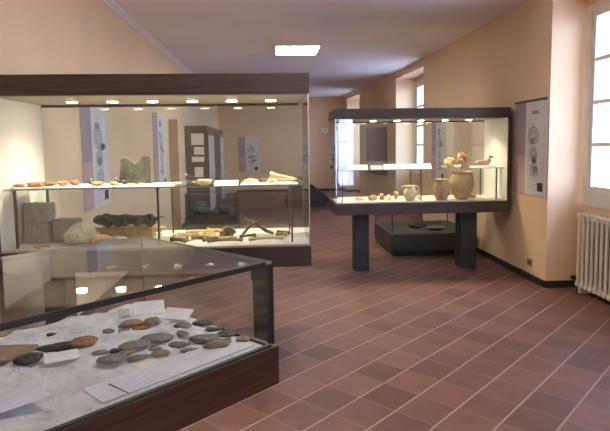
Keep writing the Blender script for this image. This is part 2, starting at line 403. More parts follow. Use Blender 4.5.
# ------------------------------------------------------------------ radiator
r = thing('radiator', 'cream cast-iron column radiator below the near window', 'radiator', (3.075, 0, 0))
ncol = 20; pitch = .074
colbm = None
y = 5.13
for k in range(ncol):
    yc = 5.13 - pitch*(k+.5)
    bm = bmesh.new()
    for dx in (-.05, 0, .05):
        tube(bm, [(dx, yc, .07), (dx, yc, .10), (dx, yc, .74), (dx, yc, .765)], [.012, .015, .015, .012], 10)
    box(bm, -.07, .07, yc-.024, yc+.024, .735, .79, bev=.012); box(bm, -.07, .07, yc-.024, yc+.024, .06, .11, bev=.012)
    obj('column', bm, M['radiator'], r)
bm = bmesh.new(); cyl(bm, (0, 5.12, .76), (0, 5.13-ncol*pitch, .76), .022); cyl(bm, (0, 5.16, .085), (0, 5.13-ncol*pitch, .085), .022)
obj('header_pipe', bm, M['radiator'], r)
for yy in (5.05, 3.86):
    bm = bmesh.new(); box(bm, -.06, .06, yy-.015, yy+.015, 0, .062); obj('foot', bm, M['radiator'], r)
bm = bmesh.new(); cyl(bm, (0, 5.13, .085), (0, 5.24, .085), .012); cyl(bm, (-.05, 5.20, .12), (.0, 5.20, .12), .022, .018); cyl(bm, (0, 5.2, .085), (0, 5.2, .12), .014)
obj('valve', bm, M['black'], r)

# ------------------------------------------------------------------ ceiling lamps
def ceiling_lamp(y, label):
    r = thing('ceiling_lamp', label, 'lamp', (.42, y, ZC), 0, 'square ceiling lamps')
    bm = bmesh.new()
    w, d = .34, .37
    vs = [bm.verts.new(p) for p in ((-w-.02, -d-.02, 0), (w+.02, -d-.02, 0), (w+.02, d+.02, 0), (-w-.02, d+.02, 0), (-w, -d, -.06), (w, -d, -.06), (w, d, -.06), (-w, d, -.06))]
    for q in ((0, 1, 2, 3), (4, 7, 6, 5), (0, 4, 5, 1), (1, 5, 6, 2), (2, 6, 7, 3), (3, 7, 4, 0)): bm.faces.new([vs[i] for i in q])
    obj('housing', bm, M['housing'], r)
    obj('diffuser', BX(-w+.02, w-.02, -d+.02, d-.02, -.068, -.058), M['tube'], r)
ceiling_lamp(8.55, 'square white ceiling lamp glowing above the aisle')
for y, lb in ((2.9, 'unseen square ceiling lamp added for light above the table showcase end of the aisle'), (-3, 'unseen square ceiling lamp added for light nearest the rear wall')):  # neither lamp is in view; both added to light the near room
    ceiling_lamp(y, lb)

# ------------------------------------------------------------------ raised display cases
def raised_case(label, x0, x1, yf, solid, lights, legs, zb=.745, zbt=.885, zt0=1.812, zt1=1.935, ledge=0):
    yb = yf+.70; xc = (x0+x1)/2
    r = thing('display_case', label, 'display case', (xc, (yf+yb)/2, 0), 0, 'raised glass cases on black legs')
    off = Vector((-xc, -(yf+yb)/2, 0))
    def P(name, bm, m, par=r, **k):
        bmesh.ops.translate(bm, verts=bm.verts, vec=off); return obj(name, bm, m, par, **k)
    P('canopy', BX(x0, x1, yf, yb, zt0+.012, zt1, bev=.003), M['dark_wood'])
    bm = bmesh.new()                                      # front rim; dark rear strip dropped to draw the shade of a recess
    box(bm, x0, x1, yf, yf+.018, zt0, zt0+.012); box(bm, x0+.03, x1-.03, yb-.022, yb-.011, zt0-.022, zt0+.012)
    P('canopy_rim_and_shade', bm, M['dark_wood'])
    P('light_panel', BX(x0+.02, x1-.02, yf+.018, yb-.018, zt0-.004, zt0+.0118), M['panel_tan'])
    P('base', BX(x0, x1, yf-.005, yb+.005, zb, zbt-.012, bev=.003), M['dark_wood'])
    P('deck', BX(x0+.012, x1-.012, yf+.012, yb-.012, zbt-.0118, zbt), M['deck'])
    P('front_glass', pane(x0+.02, x1-.02, yf+.004, yf+.010, zbt, zt0), [M['glass'], M['glass_edge']])
    P('back_glass', pane(x0+.02, x1-.02, yb-.010, yb-.004, zbt, zt0), [M['glass'], M['glass_edge']])
    if solid == 'left': sx0, sx1, gx = x0, x0+.022, x1-.012
    else: sx0, sx1, gx = x1-.022, x1, x0+.006
    P('end_panel', BX(sx0, sx1, yf, yb, zbt-.012, zt0+.012), M['dark_wood'])
    l0, l1 = (sx1, sx1+.004) if solid == 'left' else (sx0-.004, sx0)
    P('end_lining', BX(l0, l1, yf+.012, yb-.012, zbt, zt0-.004), M['case_lining'])
    P('end_glass', pane(gx, gx+.006, yf+.012, yb-.012, zbt, zt0), [M['glass'], M['glass_edge']])
    if solid == 'left':
        bm = bmesh.new(); box(bm, x1-.012, x1-.004, yf+.002, yf+.012, zbt, zt0)
    else:
        bm = bmesh.new(); box(bm, x0+.004, x0+.012, yf+.002, yf+.012, zbt, zt0)
    P('corner_joint', bm, M['chrome'])
    zs = zbt+.370+ledge
    ex0, ex1 = x0+.035, x1-.035
    P('shelf', pane(ex0, ex1, yf+.06, yb-.08, zs-.008, zs), [M['glass'], M['glass_edge']])
    for px in (x0+.085, x0+.95 if x1-x0 < 1.95 else (x0+x1)/2, x1-.115):
        for py in (yf+.09, yb-.13):
            bm = BX(px-.005, px+.005, py-.012, py+.012, zbt, zs-.008); P('shelf_post', bm, M['steel'])
    for lx in lights:
        bm = bmesh.new(); cyl(bm, (lx, yf+.35, zt0-.012), (lx, yf+.35, zt0-.004), .040, n=20)
        d = P('downlight', bm, M['chrome'])
        bm = bmesh.new(); cyl(bm, (lx, yf+.35, zt0-.0155), (lx, yf+.35, zt0-.0121), .033, n=20)
        P('bulb', bm, M['bulb'], d)
        li = bpy.data.lights.new('halogen', 'SPOT'); li.energy = 10.5; li.color = (1, .80, .55); li.spot_size = math.radians(130); li.spot_blend = .8; li.shadow_soft_size = .025
        lo = bpy.data.objects.new('halogen', li); COL.objects.link(lo); lo.parent = r; lo.location = Vector((lx, yf+.35, zt0-.03))+off
    for a, b in legs: P('leg', BX(a, b, yf+.22, yf+.42, 0, zb, bev=.012), M['black'])
    return zbt, zs
LD, LS = raised_case('large glass display case at left, reaching the left wall, full of stones and bones', -1.665, .235, 3.30, 'left', [-1.30, -1.04, -.78, -.52, -.26, 0.0], [(-1.50, -1.36), (-.145, -.005)])
RD, RS = raised_case('smaller-looking glass display case at right, with clay pots inside', .71, 2.715, 6.0, 'right', [.91, 1.20, 1.49, 1.78, 2.07, 2.36], [(.955, 1.13), (2.23, 2.43)], .70, .84, 1.782, 1.895, ledge=.0)

# ------------------------------------------------------------------ low black glass cases on the floor
def floor_case(label, x0, x1, y0, y1, zb, zt, slant=False, feet=False):
    r = thing('floor_case', label, 'display case', ((x0+x1)/2, (y0+y1)/2, 0), 0, 'low black floor cases')
    w, d = (x1-x0)/2, (y1-y0)/2
    obj('plinth', BX(-w+.03, w-.03, -d+.03, d-.03, 0, .06), M['black'], r)
    obj('base', BX(-w, w, -d, d, .06, zb, bev=.006), M['black'], r)
    obj('lining', BX(-w+.03, w-.03, -d+.03, d-.03, zb, zb+.006), M['felt'], r)
    if not slant:
        obj('front_glass', pane(-w+.01, w-.01, -d+.01, -d+.016, zb+.006, zt), [M['glass'], M['glass_edge']], r)
        obj('back_glass', pane(-w+.01, w-.01, d-.016, d-.01, zb+.006, zt), [M['glass'], M['glass_edge']], r)
        obj('end_glass', pane(-w+.01, -w+.016, -d+.016, d-.016, zb+.006, zt), [M['glass'], M['glass_edge']], r)
        obj('end_glass', pane(w-.016, w-.01, -d+.016, d-.016, zb+.006, zt), [M['glass'], M['glass_edge']], r)
        obj('top_glass', pane(-w, w, -d, d, zt, zt+.008), [M['glass'], M['glass_edge']], r)
        for sx in (-1, 1):
            for sy in (-1, 1): obj('corner_post', BX(sx*(w-.018)-.008, sx*(w-.018)+.008, sy*(d-.018)-.008, sy*(d-.018)+.008, zb+.006, zt), M['steel'], r)
    else:
        bm = bmesh.new()
        P = [(-w+.05, zb), (w-.02, zb), (w-.06, zb+.06), (-w*.1, zt), (-w*.45, zt)]
        A = [bm.verts.new((a, -d+.03, z)) for a, z in P]; B = [bm.verts.new((a, d-.03, z)) for a, z in P]
        bm.faces.new(A); bm.faces.new(B[::-1])
        for i in range(5): bm.faces.new((A[i], B[i], B[(i+1) % 5], A[(i+1) % 5]))
        obj('sloping_stand', bm, M['black'], r)
    return r
floor_case('low black glass case standing on the floor under and behind the right raised case', 1.56, 2.72, 6.98, 8.15, .30, .64)
floor_case('low black case on the floor seen through the lower left of the big left case', -1.50, -.62, 9.2, 9.95, .30, .70)
floor_case('far dark case with sloping top at the end of the aisle', .28, 1.36, 12.9, 13.8, .22, .68, slant=True)
for (x, y, z, l, h, m, s, lb) in ((2.25, 7.25, .306, .26, .07, 'bronze', 1, 'dark green stone in the low floor case at right, nearest the leg'), (2.05, 7.5, .306, .3, .09, 'flint_dark', 2, 'black stone in the low floor case at right, behind the green one'),
                                 (-1.25, 9.5, .306, .34, .26, 'bronze', 3, 'large dark rock in the low floor case seen through the left case'), (-.86, 9.5, .306, .3, .2, 'flint_dark', 4, 'smaller dark rock in the low floor case seen through the left case')):
    stone('dark_stone', lb, 'stone', x, y, z, l, l*.7, h, .3*s, m, s, group='dark stones in the floor cases')

# tall dark cabinet against the left wall
r = thing('tall_cabinet', 'tall dark grey cabinet against the left wall with white sheets on its end', 'cabinet', (-1.45, 12.0, 0))
obj('carcass', BX(-.225, .195, -1.4, 2.2, 0, 1.90, bev=.005), paint('cabinet_grey', (.105, .088, .075), .5, .3, .05), r)
obj('plinth', BX(-.225, .205, -1.41, 2.21, 0, .08), M['black'], r)
for k in range(3):
    y0 = -1.36+k*1.19
    d = obj('door', BX(.195, .213, y0, y0+1.15, .10, 1.80), M['dark_wood'] if k != 1 else M['black'], r)
    if k != 1: obj('door_panel', BX(.2135, .217, y0+.08, y0+1.07, .2, 1.72), paint('cabinet_pale_panel', (.50, .46, .38), .5, .3, .03), d)
    obj('handle', BX(.2172, .235, y0+1.09, y0+1.11, .9, 1.05), M['chrome'], d)
for (x, z, w, h, lb) in ((-.045, 1.53, .24, .22, 'topmost white sheet on the end of the tall dark cabinet'), (.005, 1.34, .19, .15, 'middle white sheet on the end of the tall dark cabinet'), (-.045, 1.20, .24, .10, 'lowest wide white sheet on the end of the tall dark cabinet'), (.0, .90, .17, .2, 'separate pale sheet low on the end of the tall dark cabinet')):
    o = obj('paper_sheet', BX(0, w, -.003, 0, 0, h), M['paper_warm']); o.location = (-1.45+x-.06, 10.597, z)
    tag(o, lb, 'paper', 'sheets on the dark cabinet')

r = thing('upright_board', 'narrow orange-tan upright board standing against the left wall before the dark cabinet', 'board', (-1.605, 9.02, 0))
obj('panel', BX(-.07, .07, -.02, .02, 0, 1.95, bev=.003), paint('orange_board', (.52, .37, .24), .6, .3, .05), r)
obj('foot', BX(-.07, .07, -.06, .06, 0, .03), M['dark_wood'], r)
# ------------------------------------------------------------------ table showcase at 45 degrees, front left
TA = .8005
C1 = Vector((-.011, 1.507, 0))
UA = Vector((-math.sin(TA), -math.cos(TA), 0))          # along the front edge, away from the corner
ang = math.atan2(UA.y, UA.x)
T = thing('table_showcase', 'low glass table showcase with stone tools on white cloth, dark wooden rim', 'display case', C1, ang)
# local axes: x = along the front edge from the right corner, y = NEGATIVE into the case depth
LEN, DEP = 1.35, .684
ZB0, ZB1, ZG = .813, .925, 1.165
def tp(name, bm, m, **k): return obj(name, bm, m, T, **k)
def tb(x0, x1, d0, d1, z0, z1, **k): return BX(x0, x1, -d1, -d0, z0, z1, **k)
bm = bmesh.new()
box(bm, -.014, LEN+.014, .0, .014, ZB0, ZB1); box(bm, -.014, LEN+.014, -DEP-.014, -DEP, ZB0, ZB1)
box(bm, -.014, 0, -DEP, 0, ZB0, ZB1); box(bm, LEN, LEN+.014, -DEP, 0, ZB0, ZB1)
tp('wooden_rim', bm, M['red_wood'])
tp('bottom_board', tb(0, LEN, 0, DEP, ZB0+.01, ZB0+.03), M['red_wood'])
tp('channel', tb(.0, LEN, -.001, .012, ZB1-.02, ZB1+.004), M['glass_edge_dark'])
bm = bmesh.new(); nx, ny = 110, 60
grid = []
for i in range(nx+1):
    row = []
    for j in range(ny+1):
        x = .004+(LEN-.008)*i/nx; d = .012+(DEP-.018)*j/ny
        k = max(min(1, max(0, (d-.19)/.1)), min(1, max(0, (x-.60)/.1)))
        z = ZB1-.006 + k*(.010+.012*noise.noise(Vector((x*9, d*9, 2)))+.016*abs(noise.noise(Vector((x*19, d*19, 5)))))
        if x < .05: z = min(z, ZB1+.004)
        row.append(bm.verts.new((x, -d, z)))
    grid.append(row)
for i in range(nx):
    for j in range(ny): bm.faces.new((grid[i][j], grid[i+1][j], grid[i+1][j+1], grid[i][j+1]))
tp('cloth_bed', bm, M['cloth'], smooth=True)
gm = [M['glass'], M['glass_edge_dark']]
tp('front_glass', pane(0, LEN, -.008, -.002, ZB1-.01, ZG), gm)
tp('back_glass', pane(0, LEN, -DEP+.002, -DEP+.008, ZB1-.01, ZG), gm)
tp('end_glass', pane(0.001, .007, -DEP+.008, -.008, ZB1-.01, ZG), gm)
tp('end_glass', pane(LEN-.007, LEN-.001, -DEP+.008, -.008, ZB1-.01, ZG), gm)
tp('top_glass', pane(-.004, LEN+.004, -DEP-.002, .002, ZG, ZG+.008), [glass('table_top_glass', (.95, .97, .965), .06, .94), M['glass_edge']])
tp('front_edge_strip', tb(.02, LEN, -.004, .002, ZG-.005, ZG+.0085), M['black'])
tp('corner_clip', tb(.028, .064, -.001, .010, ZG-.036, ZG+.0), M['glass_edge_dark'])
tp('pedestal', BX(.62, 1.2, -DEP+.12, -.22, .0, ZB0), M['black'])
TI = T.matrix_basis.copy()
def on_table(x, y):   # world x, y -> height of the cloth there
    d = Vector((x, y, 0))-C1; return None

bpy.context.view_layer.update()
Z0 = ZB1+.006
tools = [
 # x, y, length, width, height, rz, material, kind, label
 (-.80, 1.485, .22, .10, .022, .30, 'tan', 'slab', 'long flat tan stone slab at the far left of the table showcase'),
 (-.637, 1.568, .135, .058, .024, 3.35, 'flint_dark', 'blade', 'large black pointed flint beside the ochre disc in the table showcase'),
 (-.566, 1.588, .066, .058, .020, .2, 'ochre', 'pebble', 'round ochre stone disc at the butt of the black flint'),
 (-.672, 1.462, .066, .044, .022, .5, 'flint_dark', 'pebble', 'small black stone in front of the long tan slab'),
 (-.496, 1.512, .040, .026, .014, .2, 'flint', 'blade', 'small grey flint flake left of the larger grey ovals'),
 (-.459, 1.520, .028, .022, .012, .9, 'flint_dark', 'pebble', 'tiny dark flint chip between two grey flakes'),
 (-.449, 1.461, .070, .042, .018, .4, 'flint', 'pebble', 'grey oval flint nearest the white printed strip'),
 (-.700, 1.690, .028, .016, .012, .4, 'flint_dark', 'blade', 'tiny dark chip alone near the top edge of the table showcase'),
 (-.470, 1.752, .070, .042, .020, .5, 'ochre', 'pebble', 'orange-brown stone left of the tilted label in table showcase'),
 (-.430, 1.722, .050, .030, .016, .2, 'ochre', 'blade', 'narrow rusty stone in front of the orange-brown stone'),
 (-.405, 1.762, .050, .040, .022, .8, 'flint_brown', 'pebble', 'dark red stone under the tilted label of the table showcase'),
 (-.412, 1.556, .086, .044, .018, .6, 'flint', 'pebble', 'big grey oval flint in the middle of the table showcase'),
 (-.360, 1.612, .082, .042, .022, .3, 'flint', 'pebble', 'domed grey flint behind the big middle oval'),
 (-.285, 1.584, .055, .034, .015, .2, 'flint', 'blade', 'pale grey triangular flint right of the domed one'),
 (-.297, 1.706, .048, .038, .018, .6, 'flint', 'pebble', 'dark grey stone in front of the second label card'),
 (-.352, 1.553, .034, .024, .012, .2, 'flint_brown', 'blade', 'small brown flake in front of the domed grey flint'),
 (-.237, 1.742, .058, .032, .014, .2, 'green_grey', 'pebble', 'greenish flat stone in the back row near the end glass'),
 (-.195, 1.702, .050, .026, .013, .1, 'green_grey', 'blade', 'thin green-grey blade second from the end glass corner'),
 (-.152, 1.668, .055, .032, .014, .1, 'bronze', 'pebble', 'dark green oval stone in the back row closest to the corner'),
 (-.216, 1.622, .084, .040, .018, .1, 'flint', 'pebble', 'long grey-brown flint in the right group of the table showcase'),
 (-.172, 1.572, .078, .042, .018, .3, 'flint_brown', 'pebble', 'broad reddish-brown flint in the front of the right group'),
 (-.100, 1.612, .040, .030, .014, .3, 'tan', 'pebble', 'small tan stone nearest the right glass corner'),
 (-.385, 1.492, .060, .030, .016, .5, 'flint', 'blade', 'grey blade lying along the front edge of the cloth'),
 (-.420, 1.520, .058, .034, .014, .6, 'flint_brown', 'blade', 'brown-grey blade touching the big middle oval'),
 (-.331, 1.520, .046, .028, .014, .3, 'flint_brown', 'pebble', 'brown pebble between the front blades and right group'),
 (-.250, 1.545, .046, .026, .012, .4, 'flint', 'blade', 'small grey flake at the front of the right group'),
 (-.150, 1.615, .05, .03, .012, 1.2, 'tan', 'blade', 'tan flake between the brown flint and the corner stone'),
 (-.29, 1.65, .05, .03, .013, 2.2, 'flint_brown', 'blade', 'brown flake between the domed flint and dark grey stone'),
 (-.53, 1.70, .035, .02, .010, .3, 'flint', 'pebble', 'small grey pebble left of the orange stones'),
 (-.81, 1.43, .10, .05, .020, .3, 'ochre', 'slab', 'reddish slab fragment at the left below the tan slab'),
]
stone_z = {}
def cloth_z(x, y):
    d = Vector((x, y, 0))-C1; lx = d.dot(UA); ld = d.dot(Vector((math.sin(ang), -math.cos(ang), 0)))
    k = max(min(1, max(0, (ld-.19)/.1)), min(1, max(0, (lx-.60)/.1)))
    return ZB1-.006 + k*(.010+.012*noise.noise(Vector((lx*9, ld*9, 2)))+.016*abs(noise.noise(Vector((lx*19, ld*19, 5)))))
for i, (x, y, l, w, h, rz, m, kd, lb) in enumerate(tools):
    x *= .975; y *= .975
    stone('stone_tool', lb, 'stone tool', x, y, cloth_z(x, y)-.001, l*1.12, w*1.3, h*1.15, rz, m, i+3, kd, 'stone tools in the table showcase', rough=.16)
# labels inside the showcase: cards with printed lines, acrylic rods
def card(name, label, x, y, z, w, d, rz, tilt=0, lines=5, m='paper', cat='label', group='label cards in the table showcase', t=.002):
    r = thing(name, label, cat, (x, y, z), rz, group)
    bm = BX(-w/2, w/2, -d/2, d/2, 0, t); o = obj('card', bm, M[m], r)
    bm = bmesh.new(); rr = random.Random(label)
    for k in range(lines):
        yy = d*.38 - d*.76*k/max(1, lines-1); box(bm, -w*.42, -w*.42+w*(.5+.34*rr.random()), yy-d*.018, yy+d*.018, t, t+.0004)
    obj('printed_text', bm, M['print_faint'], r)
    r.rotation_euler = (tilt, 0, rz)
    return r
card('label_card', 'tilted white label card at the back of the table showcase', -.43, 1.835, .95, .10, .06, .25, .55, 5)
card('label_card', 'white label card leaning right of the tilted one, back row', -.325, 1.772, .945, .10, .055, -.35, .4, 5)
card('label_card', 'pale label card between the black flint and the front cloth', -.575, 1.44, .942, .085, .05, .45, .15, 4)
card('label_card', 'large pale label sheet at the lower left corner of the table showcase', -.60, 1.185, ZB1+.018, .16, .10, ang+math.pi, .0, 5, 'sheet')
card('label_card', 'long bluish-white printed strip along the front glass of the table showcase', -.265, 1.40, ZB1-.0045, .46, .105, ang+math.pi, .0, 7, 'sheet')
bm = bmesh.new(); tube(bm, [(-.405, 1.285, ZB1+.004), (-.345, 1.232, ZB1+.004)], [.0022, .0015], 8)
bm2 = recenter(obj('bone_needle', bm, M['flint'])); tag(bm2, 'thin grey needle lying at the left end of the printed strip', 'needle')
for (x, y, lb) in ((-.47, 1.66, 'clear plastic stand left of the middle group of stones'), (-.56, 1.515, 'clear plastic stand beside the pale label near black flint'), (-.50, 1.78, 'clear plastic stand behind the orange-brown stone')):
    bm = bmesh.new(); box(bm, -.018, .018, -.012, .012, 0, .002); box(bm, -.018, .018, .010, .012, .002, .026); box(bm, -.018, .018, -.012, -.010, .002, .010)
    o = obj('plastic_stand', bm, M['clear']); o.location = (x, y, cloth_z(x, y)+.002); o.rotation_euler = (0, 0, .4)
    tag(o, lb, 'stand', 'clear stands in the table showcase')

# ------------------------------------------------------------------ contents of the left case, upper shelf
zs = LS
def sheet(label, x0, x1, y0, y1, z, m='paper', group='white sheets on the shelves'):
    o = recenter(obj('paper_sheet', BX(x0, x1, y0, y1, z, z+.003), M[m])); return tag(o, label, 'paper', group)
sheet('white sheet at the left end of the left case shelf under sherds', -1.60, -1.0, 3.40, 3.72, zs)
sheet('white sheet under the bust-shaped rock on the left case shelf', -.97, -.62, 3.38, 3.70, zs)
sheet('white sheet on the right part of the left case shelf', -.20, .16, 3.38, 3.72, zs)
z1 = zs+.004
G = 'finds on the left case shelf'
stone('clay_sherd', 'small brown sherd at the far left of the left case shelf', 'sherd', -1.60, 3.50, z1, .07, .05, .022, .2, 'ochre', 31, group=G)
for i, (x, y, l, h, m, lb) in enumerate(((-1.50, 3.50, .10, .035, 'terra', 'reddish sherd in the pair near the left panel'), (-1.435, 3.56, .09, .030, 'ochre', 'brown sherd in the pair near the left panel'), (-1.49, 3.62, .07, .02, 'terra', 'thin orange sherd behind the reddish pair'),
        (-1.345, 3.55, .08, .035, 'terra', 'orange sherd left of the dark lump on left shelf'), (-1.275, 3.57, .075, .036, 'ochre', 'brown domed sherd next to the orange one on left shelf'),
        (-1.195, 3.62, .045, .045, 'bronze', 'small dark lump between sherds on the left case shelf'), (-1.12, 3.52, .13, .026, 'terra', 'long flat orange sherd in front of the nearer wall poster'), (-1.03, 3.55, .10, .022, 'bone', 'yellowish flat sherd beside the long orange one'))):
    stone('clay_sherd', lb, 'sherd', x, y, z1, l, l*.55, h, .3*i, m, 40+i, group=G, rough=.3)
# two-peaked rock
bm = bmesh.new(); nxx, nyy, nz = 14, 6, 10
prof2 = [.155, .17, .175, .17, .165, .150, .135, .128, .138, .155, .176, .182, .182, .180, .176]
bmesh.ops.create_grid(bm, x_segments=14, y_segments=1, size=.5); bm.free()
bm = bmesh.new(); A = []
for i, h in enumerate(prof2):
    x = -.098+.196*i/14; x += .006*noise.noise(Vector((i*.9, 0, 0)))
    col = []
    for (dy, hh) in ((-.05, 0), (-.045, .5), (-.028, 1), (.028, .98), (.045, .5), (.05, 0)):
        nn = noise.noise(Vector((i*.7, dy*30, hh*3)))
        col.append(bm.verts.new((x*(1.08-.08*hh)+.004*nn, dy+.010*nn, h*hh+(.006*nn if hh else 0))))
    A.append(col)
for a, b in zip(A, A[1:]):
    for j in range(5): bm.faces.new((a[j], a[j+1], b[j+1], b[j]))
bm.faces.new(A[0][::-1]); bm.faces.new(A[-1])
for a, b in zip(A, A[1:]): bm.faces.new((a[0], b[0], b[5], a[5]))
bmesh.ops.subdivide_edges(bm, edges=bm.edges[:], cuts=1, smooth=.4, fractal=.06, use_grid_fill=True)
o = obj('two_peaked_rock', bm, M['green_grey']); o.location = (-.905, 3.66, zs+.003); tag(o, 'grey-green rock with two peaks standing on the left case shelf', 'rock')
stone('clay_sherd', 'dark flake leaning left of the two-peaked rock', 'sherd', -1.045, 3.65, zs, .05, .03, .035, .2, 'green_grey', 51, group=G)
for i, (x, y, h, lb) in enumerate(((-1.005, 3.52, .045, 'tall clear glass vial in front of the two-peaked rock'), (-.95, 3.50, .03, 'short clear glass vial right of the tall one'), (-.555, 3.52, .06, 'clear glass vial on the middle of the left case shelf'))):
    bm = bmesh.new(); lathe(bm, [(.011, 0), (.012, .004), (.012, h*.7), (.007, h*.8), (.007, h), (.0085, h)], 16); o = obj('glass_vial', bm, M['clear'], smooth=True); o.location = (x, y, zs+.003)
    bm = bmesh.new(); cyl(bm, (0, 0, h*.95), (0, 0, h*1.12), .0068, n=12); obj('stopper', bm, M['paper'], o); tag(o, lb, 'vial', 'glass vials on the left case shelf')
for i, (x, y, l, m, lb) in enumerate(((-.97, 3.46, .05, 'pale_grey', 'pale chip in front of the two-peaked rock'), (-.89, 3.45, .06, 'pink_rock', 'pinkish chip in front of the two-peaked rock'), (-.83, 3.47, .05, 'pale_grey', 'pale grey chip at the right foot of the two-peaked rock'),
        (-.62, 3.50, .07, 'bone_pale', 'pale bone left of the glass vial on the shelf'), (-.50, 3.47, .06, 'bone_dark', 'brown bone chip right of the glass vial'), (-.45, 3.55, .05, 'bone_pale', 'pale bone chip behind the white cup'))):
    stone('bone_chip', lb, 'bone', x, y, zs+.0035, l, l*.5, .018, .5*i, m, 60+i, group=G)
bm = bmesh.new(); lathe(bm, [(.020, 0), (.040, .008), (.046, .035), (.042, .035), (.034, .010), (.002, .008)], 20); o = obj('white_cup', bm, M['bone_pale'], smooth=True); o.location = (-.43, 3.45, zs); tag(o, 'small ivory cup on the left case shelf beside the white card', 'cup')
card('label_card', 'slanted white card in the middle of the left case shelf', -.295, 3.47, zs+.008, .15, .10, 0, .25, 3, 'paper', group='shelf cards')
for i, (x, y, l, m, lb) in enumerate(((-.14, 3.52, .09, 'bone_pale', 'short pale bone right of the slanted card'), (-.06, 3.56, .08, 'bone_dark', 'brown bone behind the short pale bone'), (.0, 3.50, .10, 'bone_pale', 'pale bone just left of the crossed long bones'))):
    stone('bone_chip', lb, 'bone', x, y, zs+.0035, l, l*.35, .028, .3+.4*i, m, 70+i, group=G)
def bone(name, label, pts, r, m, cat='bone', group=None, k=1.7):
    bm = bmesh.new(); n = len(pts)
    P = []; R = []
    for i in range(n-1):
        for t in (0, .25, .5, .75):
            P.append(Vector(pts[i]).lerp(Vector(pts[i+1]), t)); s = (i+t)/(n-1); R.append(r*(1+(k-1)*abs(2*s-1)**4))
    P.append(Vector(pts[-1])); R.append(r*k*.9); P.insert(0, P[0]+(P[0]-P[1])*.15); R.insert(0, r*.7); P.append(P[-1]+(P[-1]-P[-2])*.2); R.append(r*.6)
    for i, p in enumerate(P): p += Vector((0, 0, .25*r*noise.noise(Vector((i*.8, r*100, 0)))))
    tube(bm, P, R, 9); o = recenter(obj(name, bm, M[m], smooth=True)); return tag(o, label, cat, group)
bone('long_bone', 'long yellowish bone resting slantwise at the right end of the shelf', [(-.01, 3.62, zs+.055), (.14, 3.58, zs+.018)], .011, 'bone_pale', group=G)
bone('long_bone', 'second long bone lying below the slanted one on the shelf', [(-.02, 3.54, zs+.016), (.16, 3.54, zs+.016)], .010, 'bone', group=G)

# lower deck of the left case
zd = LD
G2 = 'finds on the left case floor'
def block(label, x, y, z, w, h, seed, dep=.13):
    bm = BX(-w/2, w/2, -dep/2, dep/2, 0, h)
    bmesh.ops.subdivide_edges(bm, edges=bm.edges[:], cuts=3, use_grid_fill=True)
    for v in bm.verts:
        if v.co.z > .001:
            v.co += Vector((noise.noise(v.co*9+Vector((seed, 0, 0))), noise.noise(v.co*9+Vector((0, seed, 0))), noise.noise(v.co*9+Vector((0, 0, seed)))))*.008
    bmesh.ops.bevel(bm, geom=[e for e in bm.edges if e.calc_face_angle(0) > .9], offset=.006, segments=1, affect='EDGES')
    o = obj('stone_block', bm, M['grey_block']); o.location = (x, y, z); return tag(o, label, 'stone block', 'squared grey stone blocks in the left case')
block('grey stone block carrying another one, in the left case', -1.535, 3.62, zd, .155, .135, 1)
block('grey stone block resting on top of another, in the left case', -1.535, 3.62, zd+.137, .155, .125, 5)
block('single lower grey stone block right of the stacked pair', -1.372, 3.66, zd, .155, .145, 9)
stone('yellowish_rock', 'pale yellow-green rock in front of the single grey block', 'rock', -1.235, 3.50, zd, .19, .13, .15, .2, 'lime', 81, group=G2, rough=.2, smooth=False)
stone('pink_rock', 'rounded pinkish rock below the dark bronze bar', 'rock', -1.105, 3.47, zd, .14, .10, .075, .1, 'pink_rock', 83, group=G2, rough=.15)
stone('pale_rock', 'pale grey-green rock right of the pink rock', 'rock', -.985, 3.46, zd, .12, .08, .055, .1, 'pale_grey', 84, group=G2)
stone('pale_rock', 'small white-grey rock beside the front shelf post', 'rock', -.885, 3.46, zd, .08, .06, .03, .6, 'pale_grey', 85, group=G2)
# straw mat + dark bar
bm = bmesh.new(); rr = random.Random(3)
for k in range(60):
    x = -1.19+.40*rr.random(); y = 3.66+.12*rr.random(); a = rr.uniform(-.3, .3); l = .04+.05*rr.random(); z = zd+.004+.058*rr.random()
    tube(bm, [(x-l*math.cos(a), y-l*math.sin(a), z), (x+l*math.cos(a), y+l*math.sin(a), z+.006*rr.random())], .004, 4)
box(bm, -1.17, -.82, 3.67, 3.78, zd, zd+.072)
o = recenter(obj('straw_pad', bm, M['straw'])); tag(o, 'yellow straw pad under the dark bronze bar', 'pad')
bm = bmesh.new(); rr = random.Random(5); tube(bm, [(-1.22+.42*k/16, 3.72, zd+.122-.008*k/16+rr.uniform(-.006, .006)) for k in range(17)], [.020]+[rr.uniform(.030, .044) for k in range(15)]+[.016], 10)
tube(bm, [(-.81, 3.72, zd+.12), (-.76, 3.715, zd+.14), (-.735, 3.715, zd+.132)], [.016, .009, .006], 8)
for v in bm.verts: v.co += Vector((0, noise.noise(v.co*30), noise.noise(v.co*26+Vector((5, 0, 0)))))*.018
o = recenter(obj('bronze_bar', bm, M['bronze'], smooth=False)); tag(o, 'long dark green bronze bar lying on the straw pad', 'bronze bar')
bm = bmesh.new(); pts = [(.042*math.cos(t*math.pi/8), .030*math.sin(t*math.pi/8), .005) for t in range(14)]; tube(bm, pts, .006, 7)
o = obj('broken_ring', bm, M['bone']); o.location = (-1.44, 3.40, zd); tag(o, 'small broken yellowish ring at the left front of the case floor', 'ring')
